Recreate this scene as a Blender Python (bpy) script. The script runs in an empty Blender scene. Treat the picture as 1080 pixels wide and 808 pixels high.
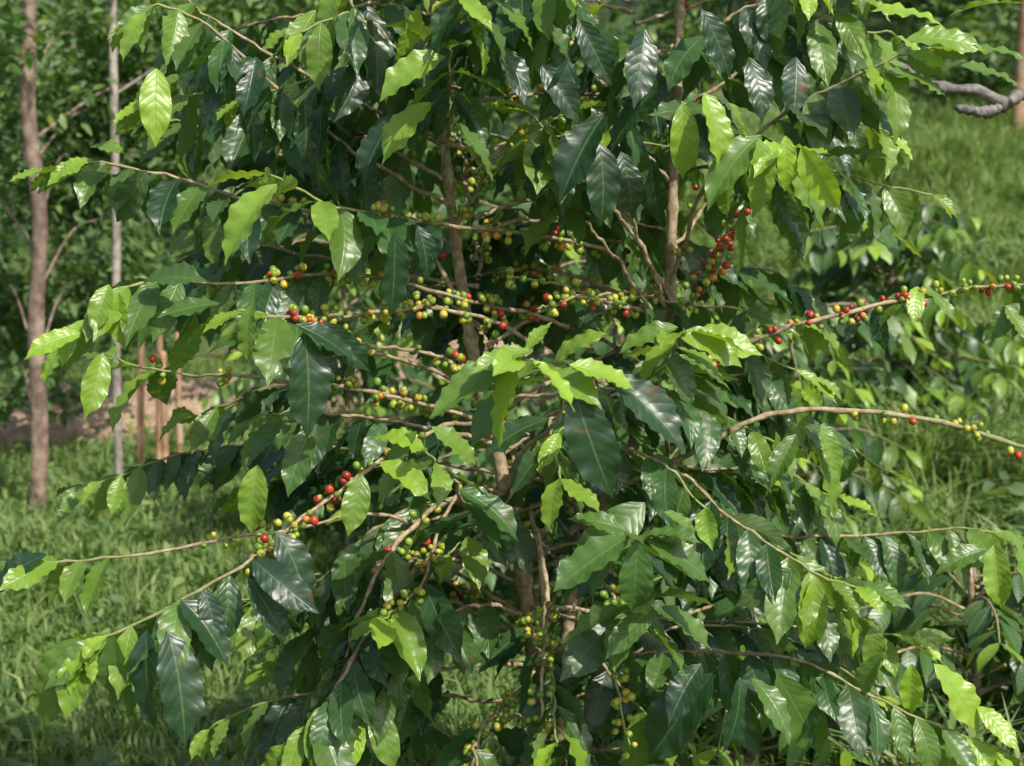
import bpy, math, random
import numpy as np
from mathutils import Vector
random.seed(7); rng=np.random.default_rng(7)
sc=bpy.context.scene
# ------------------------------------------------------------ camera
CAM=np.array([0.0,-2.8,1.75]); PITCH=math.radians(8); F=1512.0
FW=np.array([0,math.cos(PITCH),-math.sin(PITCH)]); UP=np.array([0,math.sin(PITCH),math.cos(PITCH)]); RT=np.array([1.0,0,0])
cd=bpy.data.cameras.new("camera"); co=bpy.data.objects.new("camera",cd); sc.collection.objects.link(co)
co.location=CAM; co.rotation_euler=(math.radians(90)-PITCH,0,0)
cd.sensor_width=36; cd.lens=F/1080*36; cd.clip_start=0.05; cd.clip_end=500
cd.dof.use_dof=True; cd.dof.focus_distance=2.55; cd.dof.aperture_fstop=5.0
sc.camera=co
def S(px,py,y):
    """survey point: sight line of the reference photo met at world depth y"""
    d=RT*(px-540)/F+UP*(404-py)/F+FW
    return CAM+d*((y-CAM[1])/d[1])
# ------------------------------------------------------------ light
sc.view_settings.view_transform='Standard'; sc.view_settings.look='None'; sc.view_settings.exposure=0
EL=48; AZ=141   # azimuth measured clockwise from +Y (view direction)
w=bpy.data.worlds.new("World"); sc.world=w; w.use_nodes=True
nt=w.node_tree; bg=nt.nodes['Background']; sky=nt.nodes.new('ShaderNodeTexSky'); sky.sky_type='NISHITA'; sky.sun_disc=False
sky.sun_elevation=math.radians(EL); sky.sun_rotation=math.radians(AZ); sky.dust_density=3.0
nt.links.new(sky.outputs[0],bg.inputs[0]); bg.inputs[1].default_value=0.15
sl=bpy.data.lights.new("sun","SUN"); sl.energy=4.9; sl.angle=math.radians(0.6); sl.color=(1,0.95,0.86)
so=bpy.data.objects.new("sun",sl); sc.collection.objects.link(so)
sd=Vector((math.sin(math.radians(AZ))*math.cos(math.radians(EL)),math.cos(math.radians(AZ))*math.cos(math.radians(EL)),math.sin(math.radians(EL))))
so.rotation_euler=sd.to_track_quat('Z','Y').to_euler(); so.location=sd*20
# ------------------------------------------------------------ node helper
class NT:
    def __init__(s,name):
        s.m=bpy.data.materials.new(name); s.m.use_nodes=True; s.t=s.m.node_tree; s.t.nodes.clear()
    def n(s,typ,ins=None,**kw):
        nd=s.t.nodes.new(typ)
        for k,v in kw.items(): setattr(nd,k,v)
        if ins:
            for k,v in ins.items():
                if isinstance(v,bpy.types.NodeSocket): s.t.links.new(v,nd.inputs[k])
                else: nd.inputs[k].default_value=v
        return nd
    def math(s,op,a,b=0.0,c=0.0,clamp=False):
        nd=s.n('ShaderNodeMath',{0:a,1:b,2:c},operation=op,use_clamp=clamp); return nd.outputs[0]
    def mix(s,f,a,b,bt='MIX'):
        nd=s.t.nodes.new('ShaderNodeMix'); nd.data_type='RGBA'; nd.blend_type=bt
        for i,v in ((0,f),(6,a),(7,b)):
            if isinstance(v,bpy.types.NodeSocket): s.t.links.new(v,nd.inputs[i])
            else: nd.inputs[i].default_value=(v if i==0 else (*v,1))
        return nd.outputs[2]
    def ss(s,x,a,b):
        nd=s.n('ShaderNodeMapRange',{0:x,1:a,2:b,3:0.0,4:1.0},interpolation_type='SMOOTHSTEP'); return nd.outputs[0]
    def noise(s,scale,detail=3,vec=None):
        if vec is None:
            vec=s.n('ShaderNodeTexCoord').outputs['Object']
        return s.n('ShaderNodeTexNoise',{'Vector':vec,'Scale':scale,'Detail':detail}).outputs[0]
    def out(s,sh):
        o=s.n('ShaderNodeOutputMaterial',{0:sh}); return s.m
def leaf_material(name,dark,mid,young,rough=0.3,trans=0.3,veins=True,spec=0.5,tcol=((0.10,0.22,0.012),(0.5,0.7,0.04))):
    N=NT(name)
    at=N.n('ShaderNodeAttribute',attribute_name='tint'); sp=N.n('ShaderNodeSeparateColor',{0:at.outputs['Color']})
    age,rnd=sp.outputs[0],sp.outputs[1]
    base=N.mix(rnd,dark,mid); base=N.mix(age,base,young)
    bumpn=None; rgh=rough
    if veins:
        nz=N.noise(26,2); base=N.mix(N.math('MULTIPLY',nz,0.3),base,tuple(c*0.45 for c in mid))
        uv=N.n('ShaderNodeUVMap'); sx=N.n('ShaderNodeSeparateXYZ',{0:uv.outputs[0]})
        s_=N.math('MULTIPLY',N.math('ABSOLUTE',N.math('SUBTRACT',sx.outputs[0],0.5)),2.0); t_=sx.outputs[1]
        ph=N.math('SUBTRACT',N.math('MULTIPLY',t_,9.0),N.math('MULTIPLY',N.math('POWER',s_,1.3),1.7))
        tri=N.math('MULTIPLY',N.math('ABSOLUTE',N.math('SUBTRACT',N.math('FRACT',N.math('ADD',ph,20.0)),0.5)),2.0)
        lat=N.math('MULTIPLY',N.ss(tri,0.88,1.0),N.math('SUBTRACT',1.0,N.math('POWER',s_,3.0)))
        mid_=N.ss(s_,0.08,0.02)
        vm=N.math('MAXIMUM',mid_,N.math('MULTIPLY',lat,0.3))
        lighter=N.mix(0.5,base,(0.18,0.30,0.08))
        base=N.mix(N.math('MULTIPLY',vm,0.75),base,lighter)
        hgt=N.math('SUBTRACT',N.math('SUBTRACT',1.0,N.math('POWER',tri,2.0)),mid_)
        bumpn=N.n('ShaderNodeBump',{'Height':N.math('ADD',hgt,N.math('MULTIPLY',nz,1.5)),'Distance':0.0010,'Strength':0.4}).outputs[0]
        bl=N.math('MULTIPLY',N.ss(nz,0.69,0.74),N.math('SUBTRACT',1.0,age))
        base=N.mix(N.math('MULTIPLY',bl,0.7),base,(0.13,0.075,0.025))
        rgh=N.math('ADD',rough-0.08,N.math('MULTIPLY',nz,0.18))
    geo=N.n('ShaderNodeNewGeometry'); bf=geo.outputs['Backfacing']
    base2=N.mix(bf,base,N.mix(0.45,base,(0.13,0.21,0.08)))
    ins={'Base Color':base2,'Roughness':N.math('ADD',N.math('MULTIPLY',bf,0.25),rgh),'Specular IOR Level':spec}
    if bumpn: ins['Normal']=bumpn
    p=N.n('ShaderNodeBsdfPrincipled',ins)
    tc=N.mix(age,*tcol)
    tr=N.n('ShaderNodeBsdfTranslucent',{0:tc})
    ms=N.n('ShaderNodeMixShader',{0:trans,1:p.outputs[0],2:tr.outputs[0]})
    return N.out(ms.outputs[0])
M_leaf=leaf_material("coffee_leaf",(0.016,0.048,0.025),(0.062,0.15,0.036),(0.31,0.50,0.04),0.37,0.26,spec=0.7,tcol=((0.12,0.28,0.02),(0.62,0.82,0.05)))
M_bgleaf=leaf_material("foliage_leaf",(0.035,0.085,0.03),(0.11,0.21,0.05),(0.32,0.42,0.11),0.42,0.3,veins=False,tcol=((0.16,0.34,0.03),(0.5,0.65,0.12)))
M_grass=leaf_material("grass_blade",(0.12,0.22,0.05),(0.25,0.38,0.09),(0.52,0.53,0.24),0.6,0.32,veins=False,spec=0.3,tcol=((0.32,0.54,0.07),(0.62,0.68,0.22)))
def bark_material(name,a,b,scale=60,dist=0.002):
    N=NT(name); n1=N.noise(scale,5); n2=N.noise(scale*0.15,3)
    at=N.n('ShaderNodeAttribute',attribute_name='tint'); sp=N.n('ShaderNodeSeparateColor',{0:at.outputs['Color']})
    c=N.mix(N.ss(n1,0.35,0.65),a,b); c=N.mix(N.math('MULTIPLY',N.ss(n2,0.4,0.7),0.6),c,tuple(x*0.5 for x in a))
    c=N.mix(N.ss(n1,0.66,0.72),c,(0.36,0.38,0.31))
    c=N.mix(sp.outputs[0],c,(0.16,0.26,0.05))
    bp=N.n('ShaderNodeBump',{'Height':n1,'Distance':dist,'Strength':0.9})
    return N.out(N.n('ShaderNodeBsdfPrincipled',{'Base Color':c,'Roughness':0.75,'Normal':bp.outputs[0]}).outputs[0])
M_bark=bark_material("coffee_bark",(0.25,0.175,0.10),(0.46,0.37,0.24),70)
M_bark2=bark_material("tree_bark",(0.16,0.105,0.08),(0.34,0.25,0.19),18,0.012)
M_bark3=bark_material("pale_bark",(0.24,0.20,0.17),(0.44,0.39,0.34),22,0.01)
M_bark5=bark_material("grey_limb_bark",(0.12,0.105,0.095),(0.27,0.25,0.23),40,0.006)
M_bark4=bark_material("red_bark",(0.36,0.19,0.10),(0.52,0.35,0.22),12,0.01)
def berry_material():
    N=NT("coffee_cherry"); at=N.n('ShaderNodeAttribute',attribute_name='tint')
    c=N.mix(N.math('MULTIPLY',N.noise(90,2),0.25),at.outputs['Color'],(0.10,0.14,0.02))
    p=N.n('ShaderNodeBsdfPrincipled',{'Base Color':c,'Roughness':0.34})
    return N.out(p.outputs[0])
M_berry=berry_material()
def ground_material():
    N=NT("ground"); n1=N.noise(1.3,5); n2=N.noise(14,5)
    c=N.mix(N.ss(n2,0.35,0.7),(0.05,0.09,0.025),(0.12,0.19,0.045)); c=N.mix(N.ss(n1,0.56,0.72),c,(0.18,0.13,0.08))
    bp=N.n('ShaderNodeBump',{'Height':n2,'Distance':0.05,'Strength':0.8})
    return N.out(N.n('ShaderNodeBsdfPrincipled',{'Base Color':c,'Roughness':0.9,'Normal':bp.outputs[0]}).outputs[0])
M_ground=ground_material()
def soil_material():
    N=NT("soil"); n1=N.noise(9,6); n2=N.noise(50,4)
    c=N.mix(N.ss(n1,0.3,0.7),(0.32,0.19,0.11),(0.56,0.41,0.28)); c=N.mix(N.ss(n2,0.55,0.7),c,(0.60,0.50,0.38))
    bp=N.n('ShaderNodeBump',{'Height':n2,'Distance':0.03,'Strength':1.0})
    return N.out(N.n('ShaderNodeBsdfPrincipled',{'Base Color':c,'Roughness':0.95,'Normal':bp.outputs[0]}).outputs[0])
M_soil=soil_material()
# ------------------------------------------------------------ mesh accumulator
class Acc:
    def __init__(s): s.v=[];s.f4=[];s.f3=[];s.c=[];s.uv=[];s.n=0
    def add(s,v,f4=None,f3=None,c=None,uv=None):
        k=len(v); s.v.append(v)
        if f4 is not None and len(f4): s.f4.append(np.asarray(f4)+s.n)
        if f3 is not None and len(f3): s.f3.append(np.asarray(f3)+s.n)
        c=np.asarray(c,float); 
        if c.ndim==1: c=np.repeat(c[None],k,0)
        s.c.append(c); s.uv.append(uv if uv is not None else np.zeros((k,2))); s.n+=k
    def build(s,name,mat,parent=None):
        V=np.concatenate(s.v); C=np.concatenate(s.c); U=np.concatenate(s.uv)
        q=np.concatenate(s.f4) if s.f4 else np.zeros((0,4),int); t=np.concatenate(s.f3) if s.f3 else np.zeros((0,3),int)
        li=np.concatenate([q.ravel(),t.ravel()]).astype(np.int32)
        ls=np.concatenate([np.arange(len(q))*4,len(q)*4+np.arange(len(t))*3]).astype(np.int32)
        me=bpy.data.meshes.new(name); me.vertices.add(len(V)); me.vertices.foreach_set('co',V.astype(np.float32).ravel())
        me.loops.add(len(li)); me.loops.foreach_set('vertex_index',li); me.polygons.add(len(ls)); me.polygons.foreach_set('loop_start',ls)
        me.update(calc_edges=True)
        me.polygons.foreach_set('use_smooth',np.ones(len(ls),bool))
        uvl=me.uv_layers.new(name='UVMap'); uvl.data.foreach_set('uv',U[li].astype(np.float32).ravel())
        ca=me.color_attributes.new('tint','FLOAT_COLOR','POINT'); ca.data.foreach_set('color',np.hstack([C[:,:3],np.ones((len(C),1))]).astype(np.float32).ravel())
        me.validate(); me.materials.append(mat)
        o=bpy.data.objects.new(name,me); sc.collection.objects.link(o)
        if parent: o.parent=parent
        return o
def empty(name,loc=(0,0,0)):
    e=bpy.data.objects.new(name,None); sc.collection.objects.link(e); e.empty_display_size=0.2; return e
def nrm(v): return v/(np.linalg.norm(v)+1e-9)
# ------------------------------------------------------------ leaf
def leaf_grid(NL,NW):
    t=np.linspace(0,1,NL+1)**0.92; s=np.linspace(-1,1,NW+1)
    T,Sg=np.meshgrid(t,s,indexing='ij'); idx=np.arange((NL+1)*(NW+1)).reshape(NL+1,NW+1)
    f=np.stack([idx[:-1,:-1],idx[1:,:-1],idx[1:,1:],idx[:-1,1:]],-1).reshape(-1,4)
    return T.ravel(),Sg.ravel(),f
G_HI=leaf_grid(20,6); G_LO=leaf_grid(6,2)
def leaf(acc,base,d,nref,L,W,curl,fold,age,rnd,G=G_HI,wave=1.0,twist=0.0):
    T,Sg,f=G
    d=nrm(d); n=nref-d*np.dot(nref,d); n=nrm(n); b=np.cross(n,d)
    w=3.02*np.power(T,0.78)*np.power(np.clip(1-T,0,1),0.85)
    q=np.clip((T-0.74)/0.2,0,1); w*=1-0.5*q*q*(3-2*q)
    pet=np.clip((T-0.0)/0.07,0,1); w=w*pet+0.012*(1-pet)
    w=np.maximum(w,0.012)*W*0.5
    k=curl if abs(curl)>1e-3 else 1e-3
    X=L*np.sin(k*T)/k; Z=-L*(1-np.cos(k*T))/k
    ph=rng.random(2)*6.28; fr=4.5+rng.random()*2.5
    side=np.where(Sg>0,ph[0],ph[1])
    A=np.abs(Sg)
    zz=A*w*fold + wave*W*np.power(A,1.8)*(0.06*np.sin(6.283*fr*T+side)+0.06*np.sin(6.283*1.7*T+side*2))*np.clip(T*4,0,1)*np.clip((1-T)*5,0,1)
    bend=(rng.random()-0.5)*0.22*L*T*T
    Y=Sg*w*(1-0.12*fold*fold)+bend
    nz=np.cos(k*T); nx=np.sin(k*T)
    X=X+zz*nx; Z=Z+zz*nz
    if twist:
        a=twist*T; Yc=Y*np.cos(a); Z=Z+Y*np.sin(a); Y=Yc
    V=base+X[:,None]*d+Y[:,None]*b+Z[:,None]*n
    acc.add(V,f4=f,c=(age,rnd,0),uv=np.stack([Sg*0.5+0.5,T],-1))
# ------------------------------------------------------------ tubes
def spline(pts,n):
    P=np.array(pts,float); P=np.vstack([2*P[0]-P[1],P,2*P[-1]-P[-2]]); out=[]
    segs=len(P)-3
    for i in range(n+1):
        u=i/n*segs; k=min(int(u),segs-1); u-=k
        p0,p1,p2,p3=P[k:k+4]
        out.append(0.5*((2*p1)+(-p0+p2)*u+(2*p0-5*p1+4*p2-p3)*u*u+(-p0+3*p1-3*p2+p3)*u**3))
    return np.array(out)
def tube(acc,path,r0,r1,sides=8,green=0.0,nodes=0,rough=0.0):
    n=len(path); tan=np.gradient(path,axis=0); tan/=np.linalg.norm(tan,axis=1)[:,None]+1e-9
    ref=np.array([0.3,0.2,1.0]) if abs(nrm(tan.mean(0))[2])<0.8 else np.array([1.0,0.3,0.1])
    a=np.linspace(0,2*math.pi,sides,endpoint=False); V=[];C=[]
    for i in range(n):
        u=i/(n-1); t=tan[i]; x=nrm(np.cross(ref,t)); y=np.cross(t,x); r=r0+(r1-r0)*u
        if nodes and i%nodes==0: r*=1.35
        rr=r*(1+rough*(rng.random(sides)-0.5))
        V.append(path[i]+np.cos(a)[:,None]*x*rr[:,None]+np.sin(a)[:,None]*y*rr[:,None])
        g=green*max(0,(u-0.6)/0.4); C+= [[g,0,0]]*sides
    V=np.concatenate(V); idx=np.arange(n*sides).reshape(n,sides); j=np.roll(idx,-1,axis=1)
    f=np.stack([idx[:-1],j[:-1],j[1:],idx[1:]],-1).reshape(-1,4)
    V=np.vstack([V,path[-1]+tan[-1]*r1*0.8]); C.append([green,0,0]); tip=n*sides
    f3=[[idx[-1][k],j[-1][k],tip] for k in range(sides)]
    acc.add(V,f4=f,f3=f3,c=np.array(C))
# ------------------------------------------------------------ berries
def ico():
    import bmesh
    bm=bmesh.new(); bmesh.ops.create_icosphere(bm,subdivisions=2,radius=1); bm.verts.ensure_lookup_table()
    v=np.array([x.co[:] for x in bm.verts]); f=np.array([[q.index for q in p.verts] for p in bm.faces]); bm.free(); return v,f
ICO=ico()
BC=[(0.16,0.28,0.035),(0.28,0.37,0.045),(0.46,0.44,0.06),(0.60,0.47,0.06),(0.66,0.24,0.04),(0.52,0.035,0.025),(0.32,0.015,0.02)]
def berry(acc,p,r,kind,axis):
    v,f=ICO; c=np.array(BC[kind])*(0.8+0.35*rng.random())
    ax=nrm(axis); h=v@ax; V=p+r*(v*0.92+np.outer(h,ax)*0.16)
    C=np.repeat(c[None],len(v),0); C[h>0.93]=(0.05,0.03,0.015)
    acc.add(V,f3=f,c=C)
def cluster(acc,p,T,n,red,r=0.0072):
    red=red*rng.choice([0.4,0.8,1.8])
    for _ in range(n):
        a=rng.random()*6.283; x=nrm(np.cross(T,[0.1,0.2,1])); y=np.cross(T,x)
        o=math.cos(a)*x+math.sin(a)*y
        rad=r*(0.75+0.45*rng.random()); q=p+o*(rad+0.003+rng.random()*0.010)+T*(rng.random()-0.5)*0.030
        u=rng.random()
        if u<red: k=rng.choice([4,5,5,6])
        else: k=rng.choice([0,0,1,1,2,2,2,3])
        berry(acc,q,rad,k,o+T*0.2)
# ------------------------------------------------------------ COFFEE PLANT
bark=Acc(); leaves=Acc(); cherries=Acc()
def branch(pts,r0=0.0055,r1=0.002,lf=(0.5,1.0),bf=None,bn=5,red=0.15,spacing=0.042,size=0.135,droop=0.6,tipage=1.0,dens=1.0,age0=0.0,G=G_HI,accs=None):
    Bk,Lv,Ch=accs or (bark,leaves,cherries)
    path=spline(pts,40); seg=np.linalg.norm(np.diff(path,axis=0),axis=1); cum=np.concatenate([[0],np.cumsum(seg)]); tot=cum[-1]
    if Bk is bark:
        wob=np.cumsum(rng.normal(0,0.0022,path.shape),axis=0); wob-=np.linspace(0,1,len(path))[:,None]*wob[-1]*0.5; path=path+wob
    nn=max(2,int(tot/spacing)); 
    tube(Bk,path,r0*0.8,r1,7,green=0.9,nodes=3,rough=0.12)
    for i in range(1,nn+1):
        u=i/nn; s=u*tot; p=np.array([np.interp(s,cum,path[:,k]) for k in range(3)])
        q=np.array([np.interp(min(s+0.01,tot),cum,path[:,k]) for k in range(3)]); q0=np.array([np.interp(s-0.01,cum,path[:,k]) for k in range(3)])
        T=nrm(q-q0); Sd=np.cross(T,[0,0,1]); 
        if np.linalg.norm(Sd)<0.2: Sd=np.array([math.cos(i*2.4),math.sin(i*2.4),0])
        Sd=nrm(Sd)
        if bf and bf[0]<=u<=bf[1] and rng.random()<0.85: cluster(Ch,p,T,max(2,int(1.25*bn*(0.2+rng.random()*1.3))),red*0.6)
        if lf[0]<=u<=lf[1]:
            end=u>0.93
            for sg in (-1,1):
                if rng.random()>dens: continue
                dr=droop*(0.45+rng.random()*1.15)*(0.4 if end else 1)
                fwd=0.35+0.5*rng.random()+(0.9 if end else 0)
                D=sg*Sd*(0.9+0.3*rng.random())+T*fwd+np.array([0,0,-dr])+rng.normal(0,0.12,3)
                L=size*(0.72+0.5*rng.random())*(0.75 if end else 1)
                ag=age0+max(0,(u-0.78)/0.22)*tipage*(0.3+0.85*rng.random()) + (0.2*rng.random() if rng.random()<0.25 else 0)
                leaf(Lv,p+sg*Sd*r1,D,np.array([0,0,1.0])+rng.normal(0,0.32,3)+Sd*sg*0.15,L,L*(0.38+0.08*rng.random()),0.15+rng.random()*0.8,0.05+0.4*rng.random(),min(ag,1),rng.random(),G=G,twist=rng.normal(0,0.35))
def B(pl,**k): branch([S(*p) for p in pl],**k)
gbase=S(560,900,0.0); gb=np.array([gbase[0],0.02,-0.03])
tube(bark,spline([gb,S(565,760,0.02),S(556,640,0.0),S(535,520,0.0),S(505,400,0.02),S(487,300,0.03),S(468,150,0.03),S(458,20,0.03),S(455,-80,0.03)],90),0.018,0.007,14,nodes=5,rough=0.22)
tube(bark,spline([gb+[0.05,0.03,0],S(600,650,0.10),S(665,480,0.14),S(702,360,0.12),S(708,250,0.10),S(712,140,0.10),S(716,40,0.10),S(720,-80,0.10)],90),0.014,0.0085,14,nodes=5,rough=0.2)
tube(bark,spline([gb+[0.01,-0.05,0],S(560,800,-0.12),S(574,700,-0.15),S(571,600,-0.12),S(560,540,-0.05)],40),0.006,0.005,9,nodes=4,rough=0.15)
# --- left side
B([(470,215,0.0),(400,175,-0.05),(350,140,-0.1),(260,60,-0.15),(180,5,-0.2),(140,20,-0.22)],lf=(0.15,1),droop=1.9,size=0.125)
B([(490,330,0.03),(420,235,0.0),(300,215,-0.08),(200,190,-0.12),(110,170,-0.15),(65,180,-0.16)],lf=(0.5,1),bf=(0.15,0.6),droop=0.8,size=0.125)
B([(640,262,0.1),(560,246,0.0),(500,236,-0.1),(420,228,-0.2),(340,215,-0.3),(285,190,-0.35)],lf=(0.6,1),bf=(0.05,0.75),bn=7,droop=0.7,red=0.25)
B([(470,150,0.02),(380,100,0.08),(290,55,0.1),(220,10,0.1),(170,-30,0.1)],lf=(0.2,1),droop=1.6)
B([(470,190,0.02),(380,130,0.12),(300,110,0.15),(220,90,0.15),(160,100,0.15)],lf=(0.2,1),droop=1.4)
B([(480,260,0.02),(400,215,0.15),(300,170,0.25),(220,140,0.3),(150,130,0.3)],lf=(0.2,1),droop=1.0)
B([(465,90,0.02),(420,50,-0.15),(370,10,-0.2),(330,-40,-0.2)],lf=(0.2,1),droop=1.5)
B([(462,80,0.02),(500,30,-0.1),(550,0,-0.2),(600,-20,-0.25)],lf=(0.2,1),droop=1.6)
B([(713,90,0.1),(650,50,0.0),(600,10,-0.1),(560,-10,-0.15)],lf=(0.2,1),droop=1.7)
B([(713,60,0.1),(760,20,0.0),(810,-10,-0.05),(850,-20,-0.1)],lf=(0.2,1),droop=1.5)
B([(600,345,0.05),(540,322,0.0),(480,308,-0.1),(370,292,-0.2),(250,305,-0.3),(150,305,-0.35),(100,340,-0.38)],lf=(0.55,1),bf=(0.05,0.68),bn=7,red=0.3,droop=0.8)
B([(560,360,0.0),(500,330,-0.1),(440,325,-0.2),(380,335,-0.26),(300,335,-0.36),(250,328,-0.42)],lf=(0.75,1),bf=(0.1,0.85),bn=6,red=0.4,droop=0.7)
B([(560,400,0.0),(500,385,-0.12),(440,365,-0.22),(370,362,-0.28),(320,340,-0.32)],lf=(2,3),bf=(0.1,1),bn=6,red=0.3,droop=0.7)
B([(540,445,0.0),(440,425,-0.1),(350,408,-0.15),(260,402,-0.15),(180,395,-0.12),(120,380,-0.1)],lf=(0.85,1),bf=(0.2,0.92),bn=6,red=0.15)
B([(540,450,0.0),(470,445,-0.18),(410,470,-0.3),(350,515,-0.36),(300,555,-0.42),(235,610,-0.5),(150,655,-0.55),(85,680,-0.58)],lf=(0.62,1),bf=(0.3,0.7),bn=5,red=0.6,droop=1.0,size=0.135)
B([(545,530,0.0),(450,550,-0.1),(380,545,-0.2),(280,570,-0.28),(160,583,-0.35),(60,587,-0.38),(30,590,-0.38)],lf=(0.85,1),bf=(0.5,0.7),bn=2,red=0.5,r0=0.0045)
B([(540,520,0.0),(470,535,-0.1),(420,580,-0.2),(385,650,-0.25),(360,720,-0.3),(310,790,-0.35)],lf=(0.4,1),bf=(0.2,0.5),bn=3,red=0.5,r0=0.0075)
B([(552,575,0.0),(470,575,-0.12),(420,620,-0.22),(370,690,-0.3),(330,760,-0.35),(300,830,-0.4)],lf=(0.5,1),bf=(0.2,0.6),bn=3,red=0.3,r0=0.0075)
B([(530,500,0.0),(430,480,0.1),(330,470,0.2),(240,470,0.25),(160,490,0.25),(90,515,0.2)],lf=(0.3,1),droop=0.8,size=0.12)
B([(540,520,0.0),(450,500,0.2),(350,500,0.3),(260,520,0.3)],lf=(0.3,1),droop=0.7)
B([(540,470,0.0),(470,450,-0.05),(400,440,-0.1),(330,430,-0.15),(270,440,-0.15)],lf=(0.2,1),droop=0.8,size=0.12)
B([(545,540,0.0),(480,530,-0.05),(400,560,-0.1),(330,620,-0.12),(260,640,-0.1)],lf=(0.3,1),droop=0.7,size=0.12,age0=0.1)
B([(560,650,0.0),(500,640,-0.15),(440,690,-0.25),(380,760,-0.3)],lf=(0.3,1),droop=0.7,size=0.125,age0=0.1)
B([(560,700,0.0),(480,700,-0.1),(400,720,-0.1),(300,730,-0.1),(220,760,-0.1)],lf=(0.3,1),droop=0.7,size=0.125)
B([(560,740,0.0),(470,730,0.1),(380,690,0.15),(290,690,0.15)],lf=(0.3,1),droop=0.7,size=0.12,age0=0.1)
B([(550,560,0.0),(470,590,0.05),(380,600,0.1),(300,620,0.15),(240,660,0.15)],lf=(0.3,1),droop=0.8,size=0.12)
B([(550,600,0.0),(520,560,-0.2),(490,520,-0.35),(450,480,-0.42)],lf=(0.5,1),droop=0.7,size=0.12)
# --- right side
B([(700,370,0.12),(740,385,0.0),(790,360,-0.05),(850,338,-0.05),(930,318,-0.02),(1000,305,0.0),(1085,297,0.0),(1160,300,0.0)],lf=(0.75,1),bf=(0.12,0.95),bn=5,red=0.5,r0=0.006,r1=0.003,dens=0.5)
B([(600,560,0.05),(660,505,0.0),(730,470,-0.05),(790,438,-0.05),(860,427,-0.05),(960,436,-0.02),(1075,468,0.0),(1150,500,0.0)],lf=(0.95,1),bf=(0.55,0.95),bn=3,red=0.3,r0=0.008,r1=0.004)
B([(708,300,0.1),(745,210,0.0),(800,150,-0.1),(860,105,-0.15),(930,70,-0.2),(990,45,-0.2)],lf=(0.4,1),droop=0.9,bf=(0.1,0.4),red=0.2,size=0.13,age0=0.1)
B([(708,260,0.1),(760,200,0.15),(820,160,0.2),(890,130,0.2),(940,140,0.2)],lf=(0.3,1),droop=1.2,size=0.12)
B([(710,280,0.1),(740,290,0.0),(765,255,-0.1),(800,190,-0.2),(830,150,-0.3)],lf=(0.75,1),bf=(0.1,0.6),bn=6,red=0.8,droop=1.0)
B([(708,335,0.1),(730,310,0.0),(755,280,-0.1),(770,230,-0.15)],lf=(0.9,1),bf=(0.1,1),bn=4,red=0.8,droop=1.0)
B([(712,120,0.1),(760,90,0.12),(830,40,0.15),(900,0,0.15)],lf=(0.2,1),droop=1.3)
B([(708,200,0.1),(680,160,0.05),(650,90,0.0),(620,20,-0.05)],lf=(0.2,1),droop=1.5)
B([(706,320,0.1),(670,250,-0.02),(640,205,-0.08),(600,160,-0.12),(560,120,-0.15)],lf=(0.6,1),droop=1.5)
B([(700,350,0.1),(660,280,0.0),(625,240,-0.05),(590,200,-0.1)],lf=(0.85,1),droop=1.2)
B([(705,330,0.1),(690,290,0.0),(665,245,-0.08),(640,200,-0.12),(630,170,-0.12)],lf=(0.85,1),droop=1.2)
B([(705,300,0.1),(670,310,0.05),(600,300,-0.05),(540,290,-0.1)],lf=(2,3),bf=(0.1,1),bn=6,red=0.25)
B([(700,345,0.1),(660,325,0.0),(610,318,-0.1),(560,330,-0.15)],lf=(2,3),bf=(0.1,1),bn=6,red=0.2)
B([(480,240,0.03),(520,180,-0.05),(560,140,-0.1),(600,120,-0.1)],lf=(0.8,1),bf=(0.1,1),bn=8,red=0.03)
B([(470,200,0.02),(480,130,-0.15),(475,90,-0.25),(468,60,-0.3)],lf=(0.6,1),droop=0.8)
B([(540,500,0.0),(620,520,-0.1),(700,505,-0.2),(760,548,-0.3),(840,595,-0.38),(900,615,-0.42)],lf=(0.5,1),droop=0.8,size=0.13)
B([(560,620,0.0),(640,600,0.1),(760,570,0.15),(880,570,0.15),(1000,560,0.1),(1060,570,0.08)],lf=(0.3,1),droop=0.8,size=0.125)
B([(565,680,0.0),(650,692,-0.15),(740,690,-0.3),(840,705,-0.38),(930,745,-0.42),(1040,792,-0.45)],lf=(0.28,1),droop=1.0,size=0.135)
B([(560,640,0.0),(700,650,0.2),(850,660,0.3),(960,670,0.3)],lf=(0.3,1),droop=0.8)
B([(600,520,0.1),(700,500,0.15),(800,490,0.2),(880,520,0.2)],lf=(0.3,1),droop=0.8)
B([(680,430,0.14),(740,400,0.2),(800,390,0.25),(850,410,0.25)],lf=(0.3,1),droop=0.8,size=0.12)
# --- centre front
B([(535,520,0.0),(560,470,-0.25),(600,430,-0.45),(590,390,-0.62),(555,378,-0.7)],lf=(0.8,1),droop=0.5,size=0.11)
B([(700,480,0.1),(690,420,-0.1),(705,380,-0.3),(718,350,-0.42)],lf=(0.5,1),droop=0.5,age0=0.15)
B([(560,600,0.0),(600,590,-0.25),(650,575,-0.5),(672,565,-0.6)],lf=(0.6,1),droop=0.8,tipage=0.5)
B([(560,640,0.0),(610,660,-0.25),(670,650,-0.45),(692,640,-0.52)],lf=(0.6,1),droop=0.8,tipage=0.5)
B([(566,560,-0.1),(574,640,-0.28),(574,700,-0.36),(570,760,-0.38),(562,830,-0.38)],lf=(2,3),bf=(0.4,1),bn=6,red=0.0)
B([(600,600,-0.05),(640,620,-0.2),(655,700,-0.34),(672,790,-0.38)],lf=(2,3),bf=(0.3,1),bn=6,red=0.02,r0=0.004)
B([(530,520,0),(480,520,-0.1),(445,620,-0.25),(408,660,-0.35)],lf=(0.6,1),bf=(0.5,1),bn=5,red=0.3)
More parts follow.
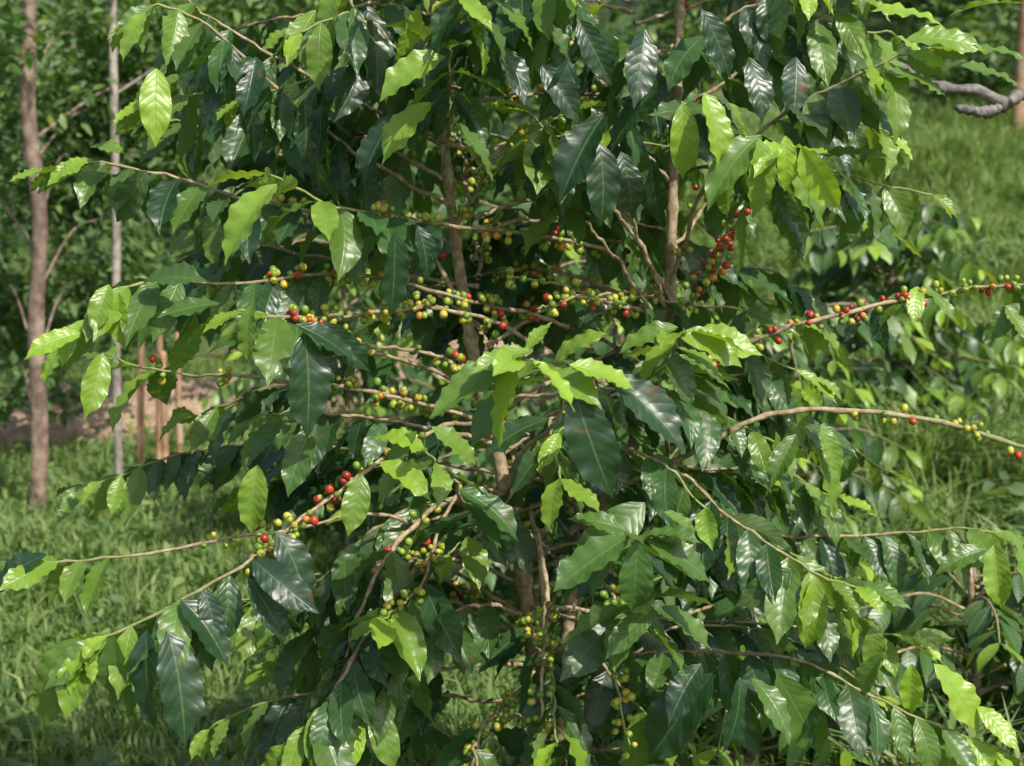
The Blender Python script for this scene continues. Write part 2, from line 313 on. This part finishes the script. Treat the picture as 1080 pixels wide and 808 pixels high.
B([(565,700,0),(540,740,-0.2),(510,780,-0.34),(490,850,-0.36)],lf=(2,3),bf=(0.3,1),bn=7,red=0.02)
# --- surrounding whorls of side branches filling the crown in depth
def stem_pt(which,z):
    a=np.array([[0.03,0.0,0.0],[0.02,0,0.85],[-0.01,0,1.15],[-0.06,0.03,1.5],[-0.10,0.03,1.95],[-0.11,0.03,2.4]]) if which==0 else np.array([[0.05,0.05,0.0],[0.1,0.1,0.8],[0.18,0.14,1.2],[0.23,0.1,1.5],[0.24,0.1,1.95],[0.25,0.1,2.4]])
    return np.array([np.interp(z,a[:,2],a[:,0]),np.interp(z,a[:,2],a[:,1]),z])
for i in range(98):
    z=0.35+2.0*((i*0.618)%1); wh=i%2 if z>0.9 else 0
    p=stem_pt(wh,z); az=rng.random()*6.283
    dx,dy=math.cos(az),math.sin(az)
    if 1.32<z<1.95 and dy<0.2: dy=abs(dy)+0.1   # open window where the fruiting wood shows
    if 1.0<z<1.2 and dy<-0.3 and abs(dx)<0.6: dy=-dy
    Ln=0.55+0.35*rng.random()
    if dy<-0.3: Ln*=0.62
    if z<1.1 and abs(dx)>0.5: Ln*=0.8
    if z>1.3 and dx>0.5: Ln*=0.72
    up=0.35+0.3*rng.random()
    if z<0.8: up*=1.3
    q=[p+np.array([dx*Ln*k,dy*Ln*k,Ln*(up*k-0.55*k*k)]) for k in (0,0.33,0.66,1.0)]
    for k in range(1,4): q[k]=q[k]+rng.normal(0,0.02,3)
    branch(q,r0=0.005,r1=0.002,lf=(0.3,1),bf=(0.1,0.5) if rng.random()<0.4 else None,bn=5,red=0.1,droop=0.75 if z<1.6 else 1.3,size=0.125,tipage=0.9,dens=0.88,spacing=0.05)
# --- individually observed leaves
H="""720 108 722 188 -.3 .6|742 98 762 172 -.32 .75|768 108 785 155 -.3 .5|803 142 740 216 -.3 .25|800 145 798 228 -.34 .5|828 143 830 202 -.38 1|845 155 885 220 -.38 .95|838 180 868 255 -.33 .3|818 212 850 282 -.3 0|782 220 776 292 -.3 .2|765 115 690 125 -.25 .1
905 38 926 110 -.3 .7|918 12 992 24 -.3 1|955 42 1036 46 -.25 .5|935 76 1000 102 -.25 .3|1000 50 1082 62 -.2 .3|1000 18 1078 2 -.2 .4|890 100 950 150 -.15 .05|868 165 942 168 -.15 .2|882 100 850 172 -.15 .0|1010 70 1075 90 -.15 .3
492 18 510 80 -.4 .8|470 60 398 98 -.35 .6|455 108 400 168 -.3 .7|478 128 522 188 -.35 .2|520 0 562 52 -.3 .3|442 8 420 64 -.3 .8|530 48 556 108 -.3 0|570 68 612 128 -.25 0|562 20 604 62 -.25 .1|640 118 598 215 -.2 0|632 150 640 238 -.22 0|490 5 470 -40 -.3 .4
600 60 575 130 -.25 0|610 20 640 90 -.25 0|660 60 640 130 -.2 0|680 30 665 110 -.2 0|690 95 650 160 -.2 0|740 10 770 80 -.15 0|790 60 800 130 -.15 0|840 60 830 130 -.15 0|655 160 670 230 -.15 0|575 150 560 215 -.2 0|420 120 380 190 -.2 0|380 60 360 130 -.2 0|340 110 350 180 -.2 0|300 90 292 150 -.18 0|320 105 322 172 -.2 0|270 60 262 120 -.2 0|345 125 335 200 -.2 0|245 50 240 105 -.2 0|262 110 270 170 -.18 0|232 85 215 140 -.18 0
165 72 160 152 -.3 .8|152 12 128 64 -.28 .6|292 194 240 278 -.42 .6|98 168 58 186 -.2 .7|95 155 134 162 -.2 .4|155 180 120 232 -.2 .1|416 244 410 334 -.35 0|440 238 452 296 -.3 0|398 245 372 300 -.3 .1
86 352 24 374 -.42 .8|115 300 98 352 -.42 .5|125 308 132 368 -.42 .7|150 300 218 296 -.4 .1|266 320 264 382 -.45 .4|232 320 168 334 -.42 .1|320 350 326 458 -.48 0|312 342 376 382 -.48 0|108 372 90 440 -.42 .6|282 350 218 374 -.45 .1|340 340 388 392 -.45 .0|205 330 180 395 -.4 .3
272 490 264 562 -.42 .5|382 500 370 564 -.42 .4|430 490 398 528 -.4 .3|400 488 456 522 -.42 .7|455 450 500 492 -.4 .4|440 455 410 500 -.4 .2|300 440 262 490 -.3 .1|330 450 300 520 -.3 .1
550 376 524 468 -.72 .95|562 380 604 432 -.72 .85|545 378 460 442 -.68 .3|600 385 668 412 -.68 .8|562 370 500 395 -.7 .5|640 395 722 474 -.62 0|606 412 642 524 -.66 0|585 380 640 352 -.6 .5|718 350 782 385 -.45 .6|715 345 655 372 -.45 .3|555 372 580 340 -.7 .6|700 370 730 430 -.4 .1|545 395 500 470 -.6 .1
665 565 590 626 -.62 .1|672 570 668 644 -.62 .05|682 570 748 616 -.6 .15|660 560 600 548 -.6 .2|690 640 640 692 -.53 .1|697 640 750 684 -.52 .2|668 575 620 600 -.58 .1|680 530 610 600 -.5 .1|700 540 735 575 -.45 .3
818 455 808 524 -.15 .3|840 458 816 512 -.15 .2|857 470 880 552 -.2 .4|866 448 882 502 -.2 .4|848 450 905 480 -.15 .1
860 608 846 684 -.42 .6|880 608 900 692 -.42 .7|838 600 780 642 -.4 .1|850 605 820 665 -.4 .1|900 615 960 640 -.4 .2|962 700 960 752 -.44 1|985 700 1030 772 -.44 .8|1030 745 1076 788 -.44 .85|920 660 926 712 -.4 .4|1048 575 1062 642 -.1 .7|1040 580 988 604 -.1 .2|1065 560 1082 620 -.1 .4|930 690 900 740 -.42 .2|1010 770 990 820 -.42 .5
752 710 688 806 -.42 0|780 714 764 794 -.42 0|792 715 838 780 -.42 .15|820 710 874 792 -.42 .2|740 700 700 760 -.4 0|860 715 900 770 -.4 .1
95 678 72 756 -.58 .5|112 675 46 722 -.58 .2|120 670 132 754 -.6 .15|155 664 166 768 -.6 0|176 664 192 786 -.6 0|262 610 300 674 -.55 0|266 590 328 652 -.55 0|190 632 242 700 -.56 0|84 672 38 762 -.58 .3|50 585 -10 626 -.4 0|88 680 98 720 -.6 .7|215 620 235 680 -.55 0|290 560 330 640 -.5 0
968 302 960 340 0 .8|972 302 1010 335 0 .3|950 308 930 345 0 .2|1060 322 1085 360 0 .3|1075 320 1040 360 0 .2|905 325 890 360 0 0|925 322 930 370 0 0"""
for ln in H.replace("\n","|").split("|"):
    bx,by,tx,ty,y,ag=map(float,ln.split())
    a=S(bx,by,y); off=rng.uniform(-0.05,0.03); b=S(tx,ty,y+off); L=np.linalg.norm(b-a); 
    k=0.35+0.5*rng.random(); L2=L*1.05
    d=nrm(b-a); n=np.array([rng.normal(0.1,0.4),-0.6,1.0]); n=nrm(n-d*np.dot(n,d))
    d2=nrm(d+n*math.tan(k/2)*0.9)
    leaf(leaves,a,d2,n,L2,L*rng.uniform(0.40,0.47),k,0.05+0.35*rng.random(),min(1,ag*1.15),0.15+0.85*rng.random() if ag>0 else 0.1*rng.random(),twist=rng.normal(0,0.25))
plant=empty("coffee_plant")
bark.build("stems_and_branches",M_bark,plant); leaves.build("leaves",M_leaf,plant); cherries.build("coffee_cherries",M_berry,plant)
# ------------------------------------------------------------ TERRAIN
def hh(x,y):
    x=np.asarray(x,float); y=np.asarray(y,float)
    r=1/(1+np.exp(-(x-0.6)*1.1))
    z=r*0.16*np.clip(y-1.5,0,14)+0.02*np.clip(y-2,0,50)*(1-r)
    z=z+0.35*np.clip(y-11,0,200)*1.0*np.exp(-np.clip(y-11,0,200)/60)
    z=z+0.05*np.sin(x*1.7+0.6*y)*np.sin(y*1.3+0.4)+0.025*np.sin(4.1*x+1)*np.sin(3.7*y)
    return z*np.clip((np.hypot(x,y)),0.2,1)
gx=np.concatenate([np.linspace(-200,-12,14),np.linspace(-11,14,126),np.linspace(15,200,14)])
gy=np.concatenate([np.linspace(-200,-8,12),np.linspace(-7,20,136),np.linspace(21,250,20)])
X,Y=np.meshgrid(gx,gy,indexing='ij'); idx=np.arange(X.size).reshape(X.shape)
A=Acc(); A.add(np.stack([X.ravel(),Y.ravel(),hh(X,Y).ravel()],-1),f4=np.stack([idx[:-1,:-1],idx[1:,:-1],idx[1:,1:],idx[:-1,1:]],-1).reshape(-1,4),c=(0,0,0))
A.build("ground",M_ground)
def soil_strip():
    A=Acc(); nx,ny=110,16; xs=np.linspace(-7,0.5,nx); P=[]
    for x in xs:
        yc=6.9+0.315*(x+3.0)+0.15*math.sin(x*3)
        wd=0.75+0.18*math.sin(x*5.1)
        for j in range(ny):
            v=j/(ny-1)*2-1; y=yc+v*wd; P.append((x,y,float(hh(x,y))+0.004+0.20*(1-v*v)+0.07*rng.random()*(1-v*v)-(0.03 if abs(v)==1 else 0)))
    idx=np.arange(nx*ny).reshape(nx,ny)
    A.add(np.array(P),f4=np.stack([idx[:-1,:-1],idx[1:,:-1],idx[1:,1:],idx[:-1,1:]],-1).reshape(-1,4),c=(0,0,0)); A.build("soil_bank",M_soil)
soil_strip()
# ------------------------------------------------------------ grass
def patch(x,y): return 0.5+0.25*np.sin(x*2.3+y*0.7)*np.sin(y*1.9+0.5*x)+0.25*np.sin(x*5.1+1.3*y)*np.sin(y*4.3-x)
def blades(N,xr,yr,hmin,hmax,wd,name,clump=0.0,dry=0.08,seed=1,mask=None):
    r=np.random.default_rng(seed); x=r.uniform(*xr,N); y=yr[0]+(yr[1]-yr[0])*r.random(N)**1.25
    if clump:
        nc=int(N/28); cx=r.uniform(*xr,nc); cy=yr[0]+(yr[1]-yr[0])*r.random(nc)**1.25; k=r.integers(0,nc,N)
        x=cx[k]+r.normal(0,0.05,N); y=cy[k]+r.normal(0,0.05,N)
    if mask is not None: m=mask(x,y); x=x[m]; y=y[m]; N=len(x)
    keep=r.random(N)<0.35+0.9*patch(x,y); x=x[keep];y=y[keep];N=len(x)
    z=hh(x,y)-0.01; h=r.uniform(hmin,hmax,N)*(0.45+0.95*patch(x,y)); a=r.random(N)*6.283; ln=r.uniform(0.2,0.9,N)*(1.4 if clump else 1)
    dx,dy=np.cos(a),np.sin(a); wx,wy=-dy*wd,dx*wd
    b=np.stack([x,y,z],-1)
    W=np.stack([wx,wy,0*wx],-1)*r.uniform(0.6,1.3,N)[:,None]
    m=b+np.stack([dx*h*ln*0.25,dy*h*ln*0.25,h*0.6],-1); t=b+np.stack([dx*h*ln*0.9,dy*h*ln*0.9,h*(1-0.3*ln)],-1)
    V=np.stack([b-W*0.7,b+W*0.7,m+W,m-W,t],1).reshape(-1,3); i=np.arange(N)*5
    c=np.zeros((N,3)); c[:,0]=np.where(r.random(N)<dry,0.8,r.random(N)*0.25); c[:,1]=r.random(N)*0.6+0.4*(1-patch(x,y))
    A=Acc(); A.add(V,f4=np.stack([i,i+1,i+2,i+3],-1),f3=np.stack([i+3,i+2,i+4],-1),c=np.repeat(c,5,0)); return A.build(name,M_grass)
grass=empty("grass")
soilm=lambda x,y: ~((np.abs(y-(6.9+0.315*(x+3)))<0.65)&(x<0.5))
a=blades(150000,(-4.2,0.6),(-0.8,9.5),0.03,0.12,0.005,"lawn_blades",mask=soilm,seed=2,dry=0.12); a.parent=grass
a=blades(110000,(0.4,7.5),(-0.5,13),0.08,0.28,0.007,"slope_blades",seed=3,dry=0.14); a.parent=grass
a=blades(56000,(0.9,7.5),(0.5,12),0.22,0.5,0.008,"tall_tufts",clump=1,seed=4,dry=0.14); a.parent=grass
a=blades(9000,(-4,0),(-0.5,6.1),0.1,0.26,0.006,"lawn_tufts",clump=1,seed=5,mask=soilm); a.parent=grass
# ------------------------------------------------------------ generic foliage scatter
def scatter(acc,P,size,agef=0.1,r=None,flat=0.5):
    r=r or rng; N=len(P)
    d=r.normal(0,1,(N,3)); d[:,2]=d[:,2]*0.5-0.35; d/=np.linalg.norm(d,axis=1)[:,None]
    n=r.normal(0,0.6,(N,3)); n[:,2]+=1; n-=d*(n*d).sum(1)[:,None]; n/=np.linalg.norm(n,axis=1)[:,None]; b=np.cross(n,d)
    L=(size*r.uniform(0.65,1.3,N))[:,None]; W=L*0.2
    v=[P,P+d*L*0.3+b*W+n*W*0.3,P+d*L*0.32,P+d*L*0.3-b*W+n*W*0.3,P+d*L*0.68+b*W*0.8-n*L*0.03,P+d*L*0.7-n*L*0.06,P+d*L*0.68-b*W*0.8-n*L*0.03,P+d*L-n*L*0.18]
    V=np.stack(v,1).reshape(-1,3); i=(np.arange(N)*8)[:,None]
    f4=np.concatenate([i+[1,4,5,2],i+[2,5,6,3]]); f3=np.concatenate([i+[0,1,2],i+[0,2,3],i+[4,7,5],i+[5,7,6]])
    c=np.zeros((N,3)); c[:,0]=np.where(r.random(N)<agef,r.random(N),0); c[:,1]=r.random(N)
    acc.add(V,f4=f4,f3=f3,c=np.repeat(c,8,0))
def clumps(centres,radii,per):
    out=[]
    for c,rd in zip(centres,radii):
        v=rng.normal(0,1,(per,3)); v/=np.linalg.norm(v,axis=1)[:,None]; v*= (rng.random(per)**0.4)[:,None]*rd; v[:,2]*=0.75
        out.append(c+v)
    return np.concatenate(out)
A=Acc(); n=15000; x=rng.uniform(-4.2,7,n); y=rng.uniform(-0.6,9,n); m=soilm(x,y); x=x[m];y=y[m]
scatter(A,np.stack([x,y,hh(x,y)+rng.uniform(0.02,0.16,len(x))],-1),0.07,0.5)
cen=[];rad=[]      # knee-high broad-leaved herbs on the slope, low ones on the lawn
for i in range(140):
    x=rng.uniform(0.6,5.0); y=rng.uniform(0.8,9.5); r_=rng.uniform(0.10,0.30); cen.append(np.array([x,y,float(hh(x,y))+r_*0.5])); rad.append(r_)
for i in range(30):
    x=rng.uniform(-3.6,-0.4); y=rng.uniform(-0.2,5.8); r_=rng.uniform(0.05,0.14); cen.append(np.array([x,y,float(hh(x,y))+r_*0.5])); rad.append(r_)
scatter(A,clumps(cen[:140],rad[:140],80),0.11,0.45); scatter(A,clumps(cen[140:],rad[140:],50),0.05,0.5)
A.build("weeds",M_bgleaf)
# background woodland wall
A=Acc(); cen=[];rad=[]
for i in range(340):
    x=rng.uniform(-8,9); y=rng.uniform(8.6,13.5); 
    if x>1.6: y=rng.uniform(13,18)
    z=float(hh(x,y))+rng.uniform(0.1,5.6)*(0.9 if x<1 else 0.75); cen.append(np.array([x,y,z])); rad.append(rng.uniform(0.35,0.9))
scatter(A,clumps(cen,rad,130),0.18,0.25); 
woods=A.build("background_foliage",M_bgleaf)
def tree(name,trunk,r0,r1,mat,crown=(),leaf_size=0.09,per=140,limbs=()):
    e=empty(name); A=Acc(); tube(A,spline(trunk,40),r0,r1,14,nodes=0,rough=0.12)
    for l in limbs: tube(A,spline(l,30),r0*0.3,0.009,10,rough=0.4,nodes=4)
    tr=spline(trunk,40)
    C=[];R=[]
    for c,rad in crown:
        c=np.array(c,float); k=np.argmin(np.abs(tr[:,2]-(c[2]-0.35))); 
        mid=(tr[k]+c)/2+[0,0,0.12]; tube(A,spline([tr[k],mid,c],12),r1*0.25,0.004,7,rough=0.1)
        for _ in range(7):
            C.append(c+rng.normal(0,rad*0.5,3)); R.append(rad*rng.uniform(0.3,0.6))
    A.build("trunk",mat,e)
    if C:
        Bq=Acc(); scatter(Bq,clumps(C,R,per),leaf_size,0.22); Bq.build("crown_leaves",M_bgleaf,e)
    return e
def foot(px,py,y):
    p=S(px,py,y); p[2]=float(hh(p[0],p[1]))-0.05; return p
t1=[foot(40,555,4.4),S(42,450,4.4),S(38,340,4.4),S(42,230,4.4),S(29,110,4.4),S(31,0,4.4),S(28,-150,4.4),S(30,-300,4.4)]
cr=[(S(px,py,y),r) for px,py,y,r in [(10,60,5.1,.5),(90,40,5.3,.55),(-40,200,5.0,.5),(80,160,5.6,.45),(0,290,5.6,.45),(80,300,5.8,.45),(120,120,5.9,.5),(-30,-60,4.4,.6),(20,380,5.8,.35),(190,90,5.8,.45),(110,230,5.8,.4),(10,150,5.4,.4)]]
tree("shade_tree",t1,0.044,0.032,M_bark2,cr,0.085,130)
t2=[foot(124,470,4.9),S(122,350,4.9),S(123,250,4.9),S(120,100,4.9),S(118,-50,4.9),S(116,-250,4.9)]
tree("shade_tree",t2,0.024,0.02,M_bark3,[(S(120,-120,5.8),.6),(S(160,30,6.3),.5),(S(260,60,6.6),.5)],0.09,110)
rt=np.array([1.75,1.0,float(hh(1.75,1.0))-0.05])
t3=[rt,rt+[0.05,0,0.9],rt+[0.02,-.02,1.6],rt+[0.1,0.05,2.4],rt+[0.15,0.1,3.4]]
k=t3[2]
e3=tree("shade_tree",t3,0.055,0.04,M_bark5,[],0.09,120,
 limbs=[[k+[0,0,0.1],S(1120,115,0.95),S(1080,100,0.9),S(1060,108,0.85),S(1030,95,0.8),S(985,90,0.7),S(930,60,0.7)],[S(1060,108,0.85),S(1040,118,0.82),S(1010,114,0.7)]])
for px,py,y,r in [(1066,300,12.5,.09),(1090,300,12.8,.1)]:
    b=foot(px,py,y); tree("reddish_tree",[b,b+[0.02,0,1.5],b+[-.03,0,3],b+[0.03,0,5.5]],r,r*0.7,M_bark4)
for px,top,y in [(145,345,5.4),(165,350,5.2),(188,352,5.6),(172,372,5.0)]:
    b=foot(px,430,y); t=S(px+rng.uniform(-4,4),top,y); tree("wooden_post",[b,(b+t)/2,t],0.022,0.018,M_bark4)
# neighbouring coffee bushes
def bush(name,cx,cy,height,reach,nb,size=0.13):
    e=empty(name); a1,a2,a3=Acc(),Acc(),Acc(); z0=float(hh(cx,cy)); base=np.array([cx,cy,z0-0.03])
    tube(a1,spline([base,base+[0.02,0.02,height*0.5],base+[-0.02,0,height]],16),0.022,0.008,8,rough=0.1)
    for i in range(nb):
        z=height*(0.12+0.86*((i*0.618)%1)); az=rng.random()*6.283; Ln=reach*(0.6+0.5*rng.random())*(1.1-0.5*z/height)
        q=[base+np.array([math.cos(az)*Ln*k,math.sin(az)*Ln*k,z+Ln*(0.5*k-0.55*k*k)])+rng.normal(0,0.02,3)*k for k in (0,0.33,0.66,1)]
        branch(q,r0=0.006,r1=0.002,lf=(0.2,1),droop=0.7,size=size,spacing=0.06,tipage=0.9,age0=0.05,G=G_LO,accs=(a1,a2,a3))
    a1.build("stems",M_bark,e); a2.build("leaves",M_leaf,e)
bush("coffee_bush",1.95,4.6,1.3,0.8,60,0.15)
bush("coffee_bush",1.15,3.0,1.1,0.7,50,0.14)
bush("coffee_bush",0.75,2.2,1.0,0.65,38)
bush("coffee_bush",0.1,2.6,1.7,0.85,48)
bush("coffee_bush",-0.75,3.6,1.5,0.75,44)
bush("coffee_bush",0.6,5.2,2.1,0.85,44)
bush("coffee_bush",-1.2,6.2,1.8,0.85,44)
bush("coffee_bush",1.3,1.1,0.7,0.6,40)
bush("coffee_bush",0.65,0.95,0.8,0.6,36)
print("leaves verts",leaves.n)
